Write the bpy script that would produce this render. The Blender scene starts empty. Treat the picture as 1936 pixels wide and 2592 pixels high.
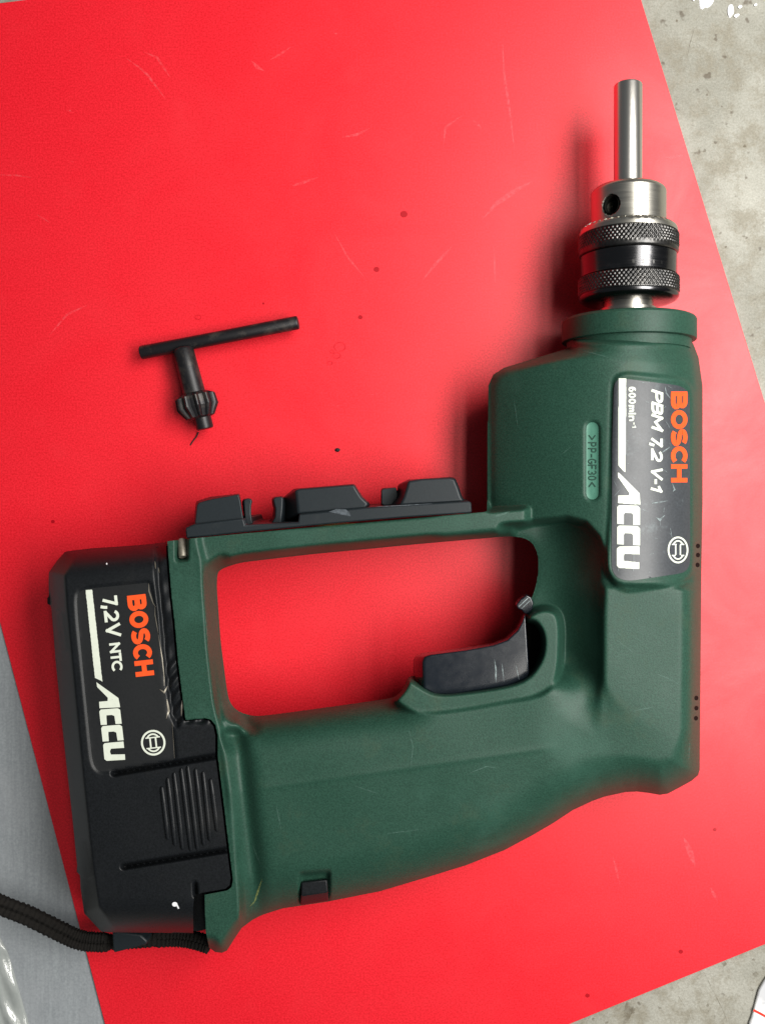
import bpy, bmesh, math, random
import numpy as np
random.seed(4); np.random.seed(4)
sc = bpy.context.scene

# ------------------------------------------------------------------ scale, camera, light
S = 0.00014            # metres per "unit" (one unit = the span of one photo pixel on the mat)
CH = 2198.0            # camera height above the mat, in units
NX, NY = 1050.0, 1200.0  # point on the mat straight below the camera, in units
ZM = 170.0             # height of the drill's parting plane above the mat, in units

def W(x, y, z):
    """mat-plane units (x right, y down, as traced) of a feature lying at height z -> world metres"""
    k = (CH - z) / CH
    return ((NX - 968 + (x - NX) * k) * S, (1296 - NY - (y - NY) * k) * S, z * S)
def Wa(x, y, z):
    k = (CH - z) / CH
    return np.stack([(NX - 968 + (x - NX) * k) * S, (1296 - NY - (y - NY) * k) * S, z * S], -1)

cam = bpy.data.cameras.new('camera'); co = bpy.data.objects.new('camera', cam)
sc.collection.objects.link(co); sc.camera = co
co.location = ((NX - 968) * S, (1296 - NY) * S, CH * S)
cam.sensor_fit = 'VERTICAL'; cam.sensor_height = 24; cam.sensor_width = 24
cam.lens = 24 * CH / 2592
cam.shift_x = -(NX - 968) / 2592; cam.shift_y = -(1296 - NY) / 2592
cam.clip_start = 0.01; cam.clip_end = 20

wd = bpy.data.worlds.new("World"); sc.world = wd; wd.use_nodes = True
bg = wd.node_tree.nodes['Background']
bg.inputs[0].default_value = (0.86, 0.93, 1.0, 1); bg.inputs[1].default_value = 0.085

def area(name, loc, target, sx, sy, power, col):
    l = bpy.data.lights.new(name, 'AREA'); l.shape = 'RECTANGLE'; l.size = sx; l.size_y = sy
    l.energy = power; l.color = col
    o = bpy.data.objects.new(name, l); sc.collection.objects.link(o); o.location = loc
    dx, dy, dz = [target[i] - loc[i] for i in range(3)]
    # local y of the lamp stays along world y: rotate about y only
    o.rotation_euler = (0, math.atan2(-dx, -dz), 0)
    return o
# long tube-like source above and to the right, running parallel to the drill's chuck axis
area('strip_light', (0.30, 0.085, 0.45), (0.02, 0.085, 0), 0.19, 0.58, 5.1, (1.0, 0.975, 0.93))
# fainter ceiling lamp higher up
area('ceiling_light', (0.27, 0.16, 0.92), (0.07, 0.03, 0), 0.09, 1.1, 2.6, (1.0, 0.96, 0.88))

sc.view_settings.view_transform = 'Standard'; sc.view_settings.look = 'None'
sc.view_settings.exposure = 0.10; sc.view_settings.gamma = 1.0
sc.view_settings.use_curve_mapping = False
try:
    sc.cycles.max_bounces = 8; sc.cycles.use_denoising = True
except Exception: pass

# ------------------------------------------------------------------ materials
class N:
    def __init__(s, name):
        s.m = bpy.data.materials.new(name); s.m.use_nodes = True
        s.t = s.m.node_tree; s.b = s.t.nodes['Principled BSDF']
        s.tc = s.t.nodes.new('ShaderNodeTexCoord')
    def noise(s, scale, detail=4, rough=.6, stretch=None, dist=0):
        n = s.t.nodes.new('ShaderNodeTexNoise'); n.inputs['Scale'].default_value = scale
        n.inputs['Detail'].default_value = detail; n.inputs['Roughness'].default_value = rough
        n.inputs['Distortion'].default_value = dist
        src = s.tc.outputs['Object']
        if stretch:
            mp = s.t.nodes.new('ShaderNodeMapping'); mp.inputs['Scale'].default_value = stretch
            s.t.links.new(src, mp.inputs[0]); src = mp.outputs[0]
        s.t.links.new(src, n.inputs['Vector']); return n.outputs['Fac']
    def ramp(s, fac, stops):
        r = s.t.nodes.new('ShaderNodeValToRGB'); e = r.color_ramp.elements
        while len(e) < len(stops): e.new(0.5)
        for i, (p, c) in enumerate(stops):
            e[i].position = p
            e[i].color = (c, c, c, 1) if isinstance(c, (int, float)) else (*c, 1)
        s.t.links.new(fac, r.inputs[0]); return r.outputs[0]
    def mix(s, fac, a, b, mode='MIX'):
        n = s.t.nodes.new('ShaderNodeMix'); n.data_type = 'RGBA'; n.blend_type = mode
        for i, v in ((0, fac), (6, a), (7, b)):
            if isinstance(v, (int, float)): n.inputs[i].default_value = v
            elif isinstance(v, tuple): n.inputs[i].default_value = (*v, 1)
            else: s.t.links.new(v, n.inputs[i])
        return n.outputs[2]
    def set(s, **k):
        for key, v in k.items():
            i = s.b.inputs[{'col': 'Base Color', 'rough': 'Roughness', 'metal': 'Metallic', 'spec': 'Specular IOR Level',
                            'coat': 'Coat Weight', 'coatr': 'Coat Roughness', 'alpha': 'Alpha', 'aniso': 'Anisotropic',
                            'trans': 'Transmission Weight', 'sheen': 'Sheen Weight', 'ior': 'IOR'}[key]]
            if isinstance(v, (int, float)): i.default_value = v
            elif isinstance(v, tuple): i.default_value = (*v, 1)
            else: s.t.links.new(v, i)
        return s
    def bump(s, h, strength, dist):
        n = s.t.nodes.new('ShaderNodeBump'); n.inputs['Strength'].default_value = strength
        n.inputs['Distance'].default_value = dist; s.t.links.new(h, n.inputs['Height'])
        prev = s.b.inputs['Normal'].links
        if prev: s.t.links.new(prev[0].from_socket, n.inputs['Normal'])
        s.t.links.new(n.outputs[0], s.b.inputs['Normal']); return s

def mk_mat():
    M = {}
    n = N('red plastic sheet')
    big = n.noise(9, 4, .6); fine = n.noise(1600, 3, .7); mid = n.noise(60, 5, .65)
    c = n.mix(n.ramp(fine, [(.36, 0.0), (.64, 1.0)]), (.62, .004, .012), (.86, .014, .030))
    c = n.mix(n.ramp(mid, [(.55, 0.0), (.75, .35)]), c, (.76, .02, .032))
    sm2 = n.noise(24, 6, .7, dist=.8)
    n.set(col=c, rough=n.mix(.5, n.ramp(big, [(.3, .38), (.7, .50)]), n.ramp(sm2, [(.35, .38), (.65, .54)])), spec=.52)
    n.bump(n.noise(8, 2, .5), .12, .004)
    n.bump(fine, .10, .0001); M['red'] = n.m
    n = N('concrete')
    a = n.noise(22, 8, .65, dist=.4); b = n.noise(110, 6, .7); f = n.noise(1300, 4, .85); sp = n.noise(260, 2, .5)
    c = n.mix(n.ramp(a, [(.35, 0.0), (.65, 1.0)]), (.30, .295, .255), (.46, .455, .41))
    c = n.mix(n.ramp(b, [(.38, .65), (.53, 0.0)]), c, (.25, .225, .17))
    c = n.mix(n.ramp(sp, [(.26, .7), (.33, 0.0)]), c, (.10, .075, .05))
    c = n.mix(.75, c, n.ramp(f, [(.3, (.48, .47, .43)), (.7, (1, 1, .98))]), 'MULTIPLY')
    n.set(col=c, rough=.62, spec=.35); n.bump(b, .35, .0006); n.bump(f, .3, .0002); M['concrete'] = n.m
    n = N('green plastic')
    g = n.noise(1900, 3, .7); d = n.noise(45, 5, .7); st = n.noise(26, 4, .6, stretch=(1, 1, 2))
    c = n.mix(n.ramp(g, [(.35, 0.0), (.65, 1.0)]), (.010, .040, .026), (.020, .067, .045))
    c = n.mix(n.ramp(d, [(.56, 0.0), (.74, .45)]), c, (.045, .068, .038))
    c = n.mix(n.ramp(st, [(.55, 0.0), (.8, .30)]), c, (.06, .16, .12))
    n.set(col=c, rough=n.ramp(d, [(.3, .46), (.7, .56)]), spec=.32); n.bump(g, .38, .00014); M['green'] = n.m
    n = N('pale green plastic'); g = n.noise(1900, 3, .7)
    n.set(col=n.mix(g, (.05, .17, .12), (.08, .22, .16)), rough=.5); M['palegreen'] = n.m
    n = N('black plastic')
    g = n.noise(1800, 3, .7); d = n.noise(60, 5, .65)
    c = n.mix(n.ramp(g, [(.35, 0.0), (.65, 1.0)]), (.004, .005, .006), (.009, .0105, .0125))
    c = n.mix(n.ramp(d, [(.58, 0.0), (.78, .4)]), c, (.02, .02, .019))
    n.set(col=c, rough=.45, spec=.3); n.bump(g, .22, .0001); M['black'] = n.m
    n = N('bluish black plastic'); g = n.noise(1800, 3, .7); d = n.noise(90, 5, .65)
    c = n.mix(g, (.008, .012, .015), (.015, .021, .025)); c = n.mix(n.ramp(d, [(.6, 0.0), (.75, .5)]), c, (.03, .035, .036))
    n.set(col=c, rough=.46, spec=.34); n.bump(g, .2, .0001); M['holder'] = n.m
    n = N('glossy black plastic'); g = n.noise(14, 3, .6, stretch=(14, 1, 1)); d = n.noise(400, 3, .6)
    n.set(col=(.007, .010, .015), rough=n.ramp(d, [(.3, .22), (.7, .30)]), spec=.5, coat=.35, coatr=.15); n.bump(n.noise(300, 2, .5), .05, .0002); M['gloss'] = n.m
    n = N('label film grey'); g = n.noise(1500, 3, .7); d = n.noise(120, 6, .75); e = n.noise(45, 4, .6)
    c = n.mix(n.ramp(g, [(.3, 0.0), (.7, 1.0)]), (.020, .024, .030), (.038, .044, .052))
    c = n.mix(n.ramp(d, [(.60, 0.0), (.72, .45)]), c, (.13, .17, .18))
    n.set(col=c, rough=n.ramp(e, [(.3, .46), (.7, .56)]), spec=.8); n.bump(d, .06, .0002); M['labelA'] = n.m
    n = N('label film black'); g = n.noise(1500, 3, .7)
    n.set(col=n.mix(g, (.008, .009, .010), (.017, .018, .019)), rough=.42); M['labelB'] = n.m
    n = N('print white'); g = n.noise(900, 3, .7); w = n.noise(420, 5, .8); n.set(col=n.mix(n.ramp(w, [(.66, 0.0), (.72, .8)]), n.mix(g, (.58, .63, .54), (.74, .78, .68)), (.12, .13, .13)), rough=.45); M['white'] = n.m
    n = N('print orange'); g = n.noise(500, 3, .7); w = n.noise(420, 5, .8); n.set(col=n.mix(n.ramp(w, [(.66, 0.0), (.74, .6)]), n.mix(g, (.80, .065, .010), (.92, .11, .018)), (.25, .04, .02)), rough=.45); M['orange'] = n.m
    n = N('embossed dark'); n.set(col=(.012, .05, .035), rough=.6); M['emboss'] = n.m
    n = N('brushed steel'); g = n.noise(60, 4, .7, stretch=(1, 40, 1)); d = n.noise(30, 5, .7)
    n.set(col=n.mix(d, (.44, .42, .37), (.60, .58, .52)), metal=1, rough=n.ramp(g, [(.3, .28), (.7, .38)])); n.bump(g, .04, .0001); M['steel'] = n.m
    n = N('polished rod'); g = n.noise(80, 4, .7, stretch=(1, 30, 1))
    n.set(col=(.72, .70, .65), metal=1, rough=.30); M['rod'] = n.m
    n = N('dark steel'); g = n.noise(60, 4, .7, stretch=(1, 30, 1)); d = n.noise(150, 5, .7)
    n.set(col=n.mix(n.ramp(d, [(.55, 0.0), (.8, .7)]), (.095, .095, .10), (.26, .25, .24)), metal=1, rough=n.ramp(g, [(.3, .15), (.7, .27)])); M['dsteel'] = n.m
    n = N('knurled steel'); d = n.noise(150, 5, .7)
    n.set(col=n.mix(n.ramp(d, [(.4, 0.0), (.7, 1.0)]), (.06, .06, .06), (.15, .145, .14)), metal=1, rough=.33); M['knurl'] = n.m
    n = N('blackened steel'); g = n.noise(1200, 3, .7); d = n.noise(160, 5, .7)
    c = n.mix(n.ramp(d, [(.5, 0.0), (.7, .7)]), (.011, .011, .013), (.075, .065, .055))
    n.set(col=c, metal=.35, rough=.42, spec=.6); n.bump(g, .2, .0001); M['key'] = n.m
    n = N('grey board'); g = n.noise(1200, 3, .7); w = n.noise(70, 3, .6, stretch=(12, .6, 1)); d = n.noise(18, 4, .6)
    c = n.mix(n.ramp(g, [(.3, 0.0), (.7, 1.0)]), (.26, .285, .30), (.36, .39, .41)); c = n.mix(n.ramp(w, [(.3, .35), (.7, .0)]), c, (.17, .18, .20)); c = n.mix(n.ramp(d, [(.5, 0.0), (.75, .35)]), c, (.45, .46, .48))
    n.set(col=c, rough=.55); n.bump(w, .1, .0002); M['board'] = n.m
    n = N('clear film'); g = n.noise(90, 4, .6)
    n.set(col=n.mix(g, (.34, .37, .36), (.52, .55, .53)), rough=.16, spec=.8, alpha=.75, coat=.6); n.bump(g, .5, .0015); M['film'] = n.m
    n = N('white wrapper'); g = n.noise(120, 4, .6); n.set(col=n.ramp(g, [(.42, (.55, .56, .58)), (.55, (.86, .86, .86))]), rough=.4); M['paper'] = n.m
    n = N('red stripe'); n.set(col=(.75, .04, .02), rough=.4); M['stripe'] = n.m
    n = N('white paint and glare'); n.set(col=(.92, .93, .96), rough=.25, coat=.5); M['paint'] = n.m  # white of the battery fleck, and painted glare on the floor drops
    n = N('braided cord'); g = n.noise(900, 3, .7); n.set(col=n.mix(g, (.003, .003, .003), (.016, .014, .012)), rough=.95, spec=.2); n.bump(g, .8, .0004); M['cord'] = n.m
    n = N('dirty metal'); g = n.noise(400, 3, .7); n.set(col=n.mix(g, (.10, .08, .05), (.38, .36, .31)), metal=.6, rough=.5); M['dirty'] = n.m
    n = N('painted hole shade'); n.set(col=(.004, .004, .003), rough=.9, spec=.1); M['hole'] = n.m  # near-black colour stands for the shade inside holes and cavity
    n = N('pale scuff'); g = n.noise(700, 3, .7); n.set(col=(.96, .30, .34), rough=.6, alpha=n.ramp(g, [(.35, .0), (.75, .24)])); M['scuff'] = n.m
    n = N('dark red stain'); g = n.noise(500, 3, .7); n.set(col=(.42, .0, .008), rough=.35, alpha=n.ramp(g, [(.25, .35), (.65, .8)])); M['stain'] = n.m
    n = N('faint red ring'); g = n.noise(500, 3, .7); n.set(col=(.50, .0, .012), rough=.35, alpha=n.ramp(g, [(.35, .05), (.7, .4)])); M['faint'] = n.m
    n = N('scrape'); g = n.noise(900, 3, .7); n.set(col=(.30, .37, .38), rough=.5, alpha=n.ramp(g, [(.3, .1), (.65, .75)])); M['scrape'] = n.m
    n = N('faint scrape'); g = n.noise(900, 3, .7); n.set(col=(.12, .23, .19), rough=.55, alpha=n.ramp(g, [(.35, .05), (.7, .4)])); M['fscrape'] = n.m
    n = N('chip'); g = n.noise(900, 3, .7); n.set(col=(.07, .085, .10), rough=.5, alpha=n.ramp(g, [(.3, .3), (.65, 1.0)])); M['fchip'] = n.m
    n = N('yellow mark'); g = n.noise(700, 3, .7); n.set(col=(.28, .32, .10), rough=.6, alpha=n.ramp(g, [(.35, .1), (.7, .7)])); M['yellow'] = n.m
    n = N('black grit'); n.set(col=(.01, .01, .01), rough=.8); M['grit'] = n.m
    n = N('brown stain'); g = n.noise(300, 4, .7); n.set(col=(.17, .14, .095), rough=.8, alpha=n.ramp(g, [(.38, .0), (.72, .7)])); M['brown'] = n.m
    return M
M = mk_mat()

# ------------------------------------------------------------------ object helpers
def link(o, parent=None):
    sc.collection.objects.link(o)
    if parent is not None: o.parent = parent
    return o
def make(name, verts, faces, mat, parent=None, smooth=True, angle=40):
    me = bpy.data.meshes.new(name)
    me.from_pydata([tuple(map(float, v)) for v in verts], [], [tuple(map(int, f)) for f in faces])
    me.materials.append(mat); me.update()
    bm = bmesh.new(); bm.from_mesh(me); bmesh.ops.recalc_face_normals(bm, faces=bm.faces); bm.to_mesh(me); bm.free()
    if smooth:
        me.polygons.foreach_set('use_smooth', [True] * len(me.polygons))
        me.set_sharp_from_angle(angle=math.radians(angle))
    return link(bpy.data.objects.new(name, me), parent)
def thing(name, label, cat, loc):
    o = bpy.data.objects.new(name, None); o.empty_display_size = .01
    link(o); o['label'] = label; o['category'] = cat; return o
def tag(o, label, cat, group=None):
    o['label'] = label; o['category'] = cat
    if group: o['group'] = group
    return o

def zs(o, s, pts): return [(o[0] + a / s, o[1] + b / s) for a, b in pts]   # read-off coordinates from an enlargement

def sdf(loops, X, Y):
    """signed distance, positive inside (even-odd over all loops)"""
    X = np.asarray(X, float); Y = np.asarray(Y, float)
    best = np.full(X.shape, 1e18); ins = np.zeros(X.shape, bool)
    for L in loops:
        n = len(L)
        for i in range(n):
            ax, ay = L[i]; bx, by = L[(i + 1) % n]
            dx, dy = bx - ax, by - ay; L2 = dx * dx + dy * dy
            if L2 == 0: continue
            t = np.clip(((X - ax) * dx + (Y - ay) * dy) / L2, 0, 1)
            d = (X - ax - t * dx) ** 2 + (Y - ay - t * dy) ** 2
            np.minimum(best, d, out=best)
            if ay != by:
                c = ((ay > Y) != (by > Y)) & (X < (bx - ax) * (Y - ay) / (by - ay) + ax)
                ins ^= c
    d = np.sqrt(best)
    return np.where(ins, d, -d)
def dline(pts, X, Y):
    best = np.full(np.shape(X), 1e18)
    for (ax, ay), (bx, by) in zip(pts[:-1], pts[1:]):
        dx, dy = bx - ax, by - ay; L2 = dx * dx + dy * dy
        t = np.clip(((X - ax) * dx + (Y - ay) * dy) / L2, 0, 1)
        np.minimum(best, (X - ax - t * dx) ** 2 + (Y - ay - t * dy) ** 2, out=best)
    return np.sqrt(best)
def sm(t): t = np.clip(t, 0, 1); return t * t * (3 - 2 * t)
def soften(P, r=2, it=2):
    """Chaikin corner cutting for traced outlines"""
    for _ in range(it):
        Q = []
        for i in range(len(P)):
            a = P[i]; b = P[(i + 1) % len(P)]; L = math.hypot(b[0] - a[0], b[1] - a[1])
            k = min(.25, r * 2 / max(L, 1e-6))
            Q += [(a[0] + (b[0] - a[0]) * k, a[1] + (b[1] - a[1]) * k), (b[0] - (b[0] - a[0]) * k, b[1] - (b[1] - a[1]) * k)]
        P = Q
    return P

class Shell:
    """closed two-sided moulded shell: outline + half-thickness field about the parting plane"""
    def __init__(s, loops, box, step, hfun, zm=ZM, taper=False, smooth=0):
        s.taper = taper
        s.x0, s.y0, x1, y1 = box; s.st = step; s.zm = zm
        nx = int((x1 - s.x0) / step) + 1; ny = int((y1 - s.y0) / step) + 1
        s.nx, s.ny = nx, ny
        X, Y = np.meshgrid(s.x0 + np.arange(nx) * step, s.y0 + np.arange(ny) * step, indexing='ij')
        s.X, s.Y = X, Y; s.loops = loops
        s.D = sdf(loops, X, Y); s.H = hfun(X, Y)
        for _ in range(smooth):
            P = np.pad(s.H, 1, mode='edge'); P = (P[:-2] + 2 * P[1:-1] + P[2:]) / 4; s.H = (P[:, :-2] + 2 * P[:, 1:-1] + P[:, 2:]) / 4
    def h(s, x, y):
        u = np.clip((np.asarray(x, float) - s.x0) / s.st, 0, s.nx - 1.001); v = np.clip((np.asarray(y, float) - s.y0) / s.st, 0, s.ny - 1.001)
        i = u.astype(int); j = v.astype(int); a = u - i; b = v - j; H = s.H
        return H[i, j] * (1 - a) * (1 - b) + H[i + 1, j] * a * (1 - b) + H[i, j + 1] * (1 - a) * b + H[i + 1, j + 1] * a * b
    def build(s, name, mat, parent, angle=50):
        X, Y, D = s.X.copy(), s.Y.copy(), s.D
        ins = D > 0
        cell = (ins[:-1, :-1] | ins[1:, :-1] | ins[:-1, 1:] | ins[1:, 1:])
        use = np.zeros_like(ins)
        use[:-1, :-1] |= cell; use[1:, :-1] |= cell; use[:-1, 1:] |= cell; use[1:, 1:] |= cell
        out = use & (~ins)
        px, py = X[out], Y[out]
        for _ in range(4):     # pull outside vertices onto the outline
            e = .5
            d = sdf(s.loops, px, py); gx = (sdf(s.loops, px + e, py) - d) / e; gy = (sdf(s.loops, px, py + e) - d) / e
            g = np.maximum(np.hypot(gx, gy), .3); px = px - d * gx / g ** 2 * .95; py = py - d * gy / g ** 2 * .95
        X[out], Y[out] = px, py
        H = s.h(X, Y); H = np.maximum(H, 1.5)
        idx = -np.ones(X.shape, int); n = int(use.sum()); idx[use] = np.arange(n)
        top = Wa(X[use], Y[use], s.zm + H[use])
        bot = top.copy(); bot[:, 2] = np.maximum((s.zm - H[use]) * S, .0003)
        if s.taper:      # moulding draft of the lower half round the open handle
            lo = Wa(X[use], Y[use], bot[:, 2] / S); wt = (sm((1480 - X[use]) / 160))[:, None]; bot[:, :2] = bot[:, :2] * (1 - wt) + lo[:, :2] * wt
        ci, cj = np.nonzero(cell)
        q = np.stack([idx[ci, cj], idx[ci, cj + 1], idx[ci + 1, cj + 1], idx[ci + 1, cj]], 1)
        faces = [q, q[:, ::-1] + n]
        # side walls
        c = np.zeros((cell.shape[0] + 2, cell.shape[1] + 2), bool); c[1:-1, 1:-1] = cell
        w = []
        for (di, dj, a, b) in ((-1, 0, (0, 0), (0, 1)), (1, 0, (1, 1), (1, 0)), (0, -1, (1, 0), (0, 0)), (0, 1, (0, 1), (1, 1))):
            ei, ej = np.nonzero(cell & ~c[1 + di:c.shape[0] - 1 + di, 1 + dj:c.shape[1] - 1 + dj])
            A = idx[ei + a[0], ej + a[1]]; B = idx[ei + b[0], ej + b[1]]
            w.append(np.stack([B, A, A + n, B + n], 1))
        F = np.concatenate(faces + w)
        V = np.concatenate([top, bot])
        me = bpy.data.meshes.new(name)
        me.vertices.add(len(V)); me.vertices.foreach_set('co', V.ravel())
        me.loops.add(len(F) * 4); me.loops.foreach_set('vertex_index', F.ravel().astype(np.int32))
        me.polygons.add(len(F)); me.polygons.foreach_set('loop_start', np.arange(len(F), dtype=np.int32) * 4)
        me.polygons.foreach_set('use_smooth', np.ones(len(F), bool))
        me.materials.append(mat); me.update(calc_edges=True); me.validate()
        bm = bmesh.new(); bm.from_mesh(me); bmesh.ops.recalc_face_normals(bm, faces=bm.faces); bm.to_mesh(me); bm.free()
        me.set_sharp_from_angle(angle=math.radians(angle))
        return link(bpy.data.objects.new(name, me), parent)

class Flat:   # a plane at fixed height, same interface
    def __init__(s, z): s.zm = 0; s.z = z
    def h(s, x, y): return np.full(np.shape(x), float(s.z))

class Decal:
    """thin print/film pieces laid on a surface, one mesh"""
    def __init__(s, surf, off, auto=True): s.f = surf; s.off = off; s.P = []; s.k = 0; s.auto = auto; s.begin()
    def begin(s, name=None): s.V = []; s.F = []; s.P.append((s.V, s.F, name))
    def _add(s, pts, faces, dz=0):
        if s.auto: s.begin()
        b = len(s.V); P = np.array(pts, float)
        z = s.f.zm + s.f.h(P[:, 0], P[:, 1]) + s.off + dz + (s.k % 12) * .04; s.k += 1
        s.V += [tuple(v) for v in Wa(P[:, 0], P[:, 1], z)]; s.F += [tuple(b + i for i in f) for f in faces]
    def ribbon(s, pts, w, closed=False, w1=None, seg=14):
        Q = []
        n = len(pts); rng = n if closed else n - 1
        for i in range(rng):
            a, b = pts[i], pts[(i + 1) % n]; L = math.hypot(b[0] - a[0], b[1] - a[1]); k = max(1, int(L / seg))
            for j in range(k): Q.append((a[0] + (b[0] - a[0]) * j / k, a[1] + (b[1] - a[1]) * j / k))
        if not closed: Q.append(pts[-1])
        m = len(Q); out = []
        for i in range(m):
            p = Q[i - 1] if (i > 0 or closed) else None; q = Q[(i + 1) % m] if (i < m - 1 or closed) else None
            c = Q[i]; ns = []
            for a, b in ((p, c), (c, q)):
                if a is None or b is None: continue
                L = math.hypot(b[0] - a[0], b[1] - a[1]) or 1; ns.append((-(b[1] - a[1]) / L, (b[0] - a[0]) / L))
            nx = sum(v[0] for v in ns); ny = sum(v[1] for v in ns); L = math.hypot(nx, ny) or 1; nx /= L; ny /= L
            dot = max(.5, nx * ns[0][0] + ny * ns[0][1]); ww = w if w1 is None else w + (w1 - w) * math.sin(math.pi * i / max(1, m - 1))
            hw = ww / 2 / dot; out += [(c[0] + nx * hw, c[1] + ny * hw), (c[0] - nx * hw, c[1] - ny * hw)]
        F = [(2 * i, 2 * i + 1, 2 * ((i + 1) % m) + 1, 2 * ((i + 1) % m)) for i in range(m if closed else m - 1)]
        s._add(out, F)
    def poly(s, pts, fine=0):
        if not fine:
            s._add(pts, [tuple(range(len(pts)))])
        else:
            xs = [p[0] for p in pts]; ys = [p[1] for p in pts]
            sh = Shell([pts], (min(xs) - fine, min(ys) - fine, max(xs) + 2 * fine, max(ys) + 2 * fine), fine, lambda X, Y: X * 0)
            X, Y, D = sh.X.copy(), sh.Y.copy(), sh.D; ins = D > 0
            cell = (ins[:-1, :-1] | ins[1:, :-1] | ins[:-1, 1:] | ins[1:, 1:]); use = np.zeros_like(ins)
            use[:-1, :-1] |= cell; use[1:, :-1] |= cell; use[:-1, 1:] |= cell; use[1:, 1:] |= cell
            o = use & ~ins; px, py = X[o], Y[o]
            for _ in range(3):
                d = sdf([pts], px, py); gx = (sdf([pts], px + .5, py) - d) / .5; gy = (sdf([pts], px, py + .5) - d) / .5
                g = np.maximum(np.hypot(gx, gy), .3); px = px - d * gx / g ** 2; py = py - d * gy / g ** 2
            X[o], Y[o] = px, py; idx = -np.ones(X.shape, int); idx[use] = np.arange(use.sum())
            ci, cj = np.nonzero(cell)
            q = np.stack([idx[ci, cj], idx[ci, cj + 1], idx[ci + 1, cj + 1], idx[ci + 1, cj]], 1)
            s._add(np.stack([X[use], Y[use]], 1), [tuple(r) for r in q])
    def done(s, name, mat, parent, label=None):
        o = None
        for V, F, nm in s.P:
            if not V: continue
            me = bpy.data.meshes.new(nm or name); me.from_pydata(V, [], F); me.materials.append(mat); me.update()
            bm = bmesh.new(); bm.from_mesh(me)
            for f in bm.faces:
                if f.normal.z < 0: f.normal_flip()
                f.smooth = True
            bm.to_mesh(me); bm.free()
            o = link(bpy.data.objects.new(nm or name, me), parent)
        return o

def loft(name, secs, mat, parent, bevel=0, smooth=False, cap=True):
    """secs: list of (outline, height) with equal counts, first one on top"""
    V = []; F = []; n = len(secs[0][0])
    for P, z in secs: V += [W(x, y, z) for x, y in P]
    if cap: F.append(tuple(range(n))); F.append(tuple(range(len(V) - 1, len(V) - n - 1, -1)))
    for k in range(len(secs) - 1):
        for i in range(n):
            a = k * n + i; b = k * n + (i + 1) % n; F.append((a, a + n, b + n, b))
    o = make(name, V, F, mat, parent, smooth=False)
    if bevel:
        m = o.modifiers.new('bevel', 'BEVEL'); m.width = bevel * S; m.segments = 4; m.limit_method = 'ANGLE'; m.angle_limit = math.radians(30)
        o.data.polygons.foreach_set('use_smooth', [True] * len(o.data.polygons)); o.data.set_sharp_from_angle(angle=math.radians(35))
    return o
def prism(name, P, ztop, zbot, mat, parent, bevel=3):
    """straight-walled piece traced at its top"""
    V = []; F = []; n = len(P)
    for z in (ztop, zbot):
        for x, y in P:
            a = W(x, y, ztop); V.append((a[0], a[1], z * S))
    F = [tuple(range(n)), tuple(range(2 * n - 1, n - 1, -1))] + [(i, i + n, (i + 1) % n + n, (i + 1) % n) for i in range(n)]
    o = make(name, V, F, mat, parent, smooth=False)
    if bevel:
        m = o.modifiers.new('bevel', 'BEVEL'); m.width = bevel * S; m.segments = 2; m.limit_method = 'ANGLE'; m.angle_limit = math.radians(30)
        o.data.polygons.foreach_set('use_smooth', [True] * len(o.data.polygons)); o.data.set_sharp_from_angle(angle=math.radians(35))
    return o

def revolve_y(name, cx, cz, prof, mat, parent, seg=96, rmod=None, ymod=None, angle=35):
    """turned part, axis parallel to the mat's y; prof = (y, radius) in units at height cz"""
    kx = (CH - cz) / CH; V = []; F = []
    ax = (NX - 968 + (cx - NX) * kx) * S
    for k, (y, r) in enumerate(prof):
        yy = (1296 - NY - (y - NY) * kx) * S
        for i in range(seg):
            t = 2 * math.pi * i / seg
            rr = (r + (rmod(k, t, y, r) if rmod else 0)) * kx
            dy = (ymod(k, t, y, r) if ymod else 0) * kx
            V.append((ax + rr * math.cos(t) * S, yy - dy * S, cz * S + rr * math.sin(t) * S))
    m = len(prof)
    for k in range(m - 1):
        for i in range(seg):
            a = k * seg + i; b = k * seg + (i + 1) % seg; F.append((a, b, b + seg, a + seg))
    F.append(tuple(range(seg))); F.append(tuple(range((m - 1) * seg, m * seg)))
    return make(name, V, F, mat, parent, angle=angle)

def tube(name, pts, rads, mat, parent, seg=20, rmod=None, angle=35, cap=True):
    """round bar through world points"""
    from mathutils import Vector
    P = [Vector(p) for p in pts]; V = []; F = []; up = Vector((0, 0, 1)); n = len(P)
    for k in range(n):
        t = (P[min(k + 1, n - 1)] - P[max(k - 1, 0)]).normalized()
        a = t.cross(up).normalized(); b = a.cross(t).normalized()
        for i in range(seg):
            th = 2 * math.pi * i / seg; r = rads[k] * S * (1 + (rmod(k, th) if rmod else 0))
            V.append(P[k] + a * math.cos(th) * r + b * math.sin(th) * r)
    for k in range(n - 1):
        for i in range(seg):
            a = k * seg + i; b = k * seg + (i + 1) % seg; F.append((a, b, b + seg, a + seg))
    if cap: F.append(tuple(range(seg))); F.append(tuple(range((n - 1) * seg, n * seg)))
    return make(name, V, F, mat, parent, angle=angle)
def catmull(P, k=10):
    out = []
    for i in range(len(P) - 1):
        p0 = P[max(i - 1, 0)]; p1 = P[i]; p2 = P[i + 1]; p3 = P[min(i + 2, len(P) - 1)]
        for j in range(k):
            t = j / k
            out.append(tuple(.5 * (2 * b + (c - a) * t + (2 * a - 5 * b + 4 * c - d) * t * t + (3 * b - a - 3 * c + d) * t ** 3) for a, b, c, d in zip(p0, p1, p2, p3)))
    out.append(P[-1]); return out
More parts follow.
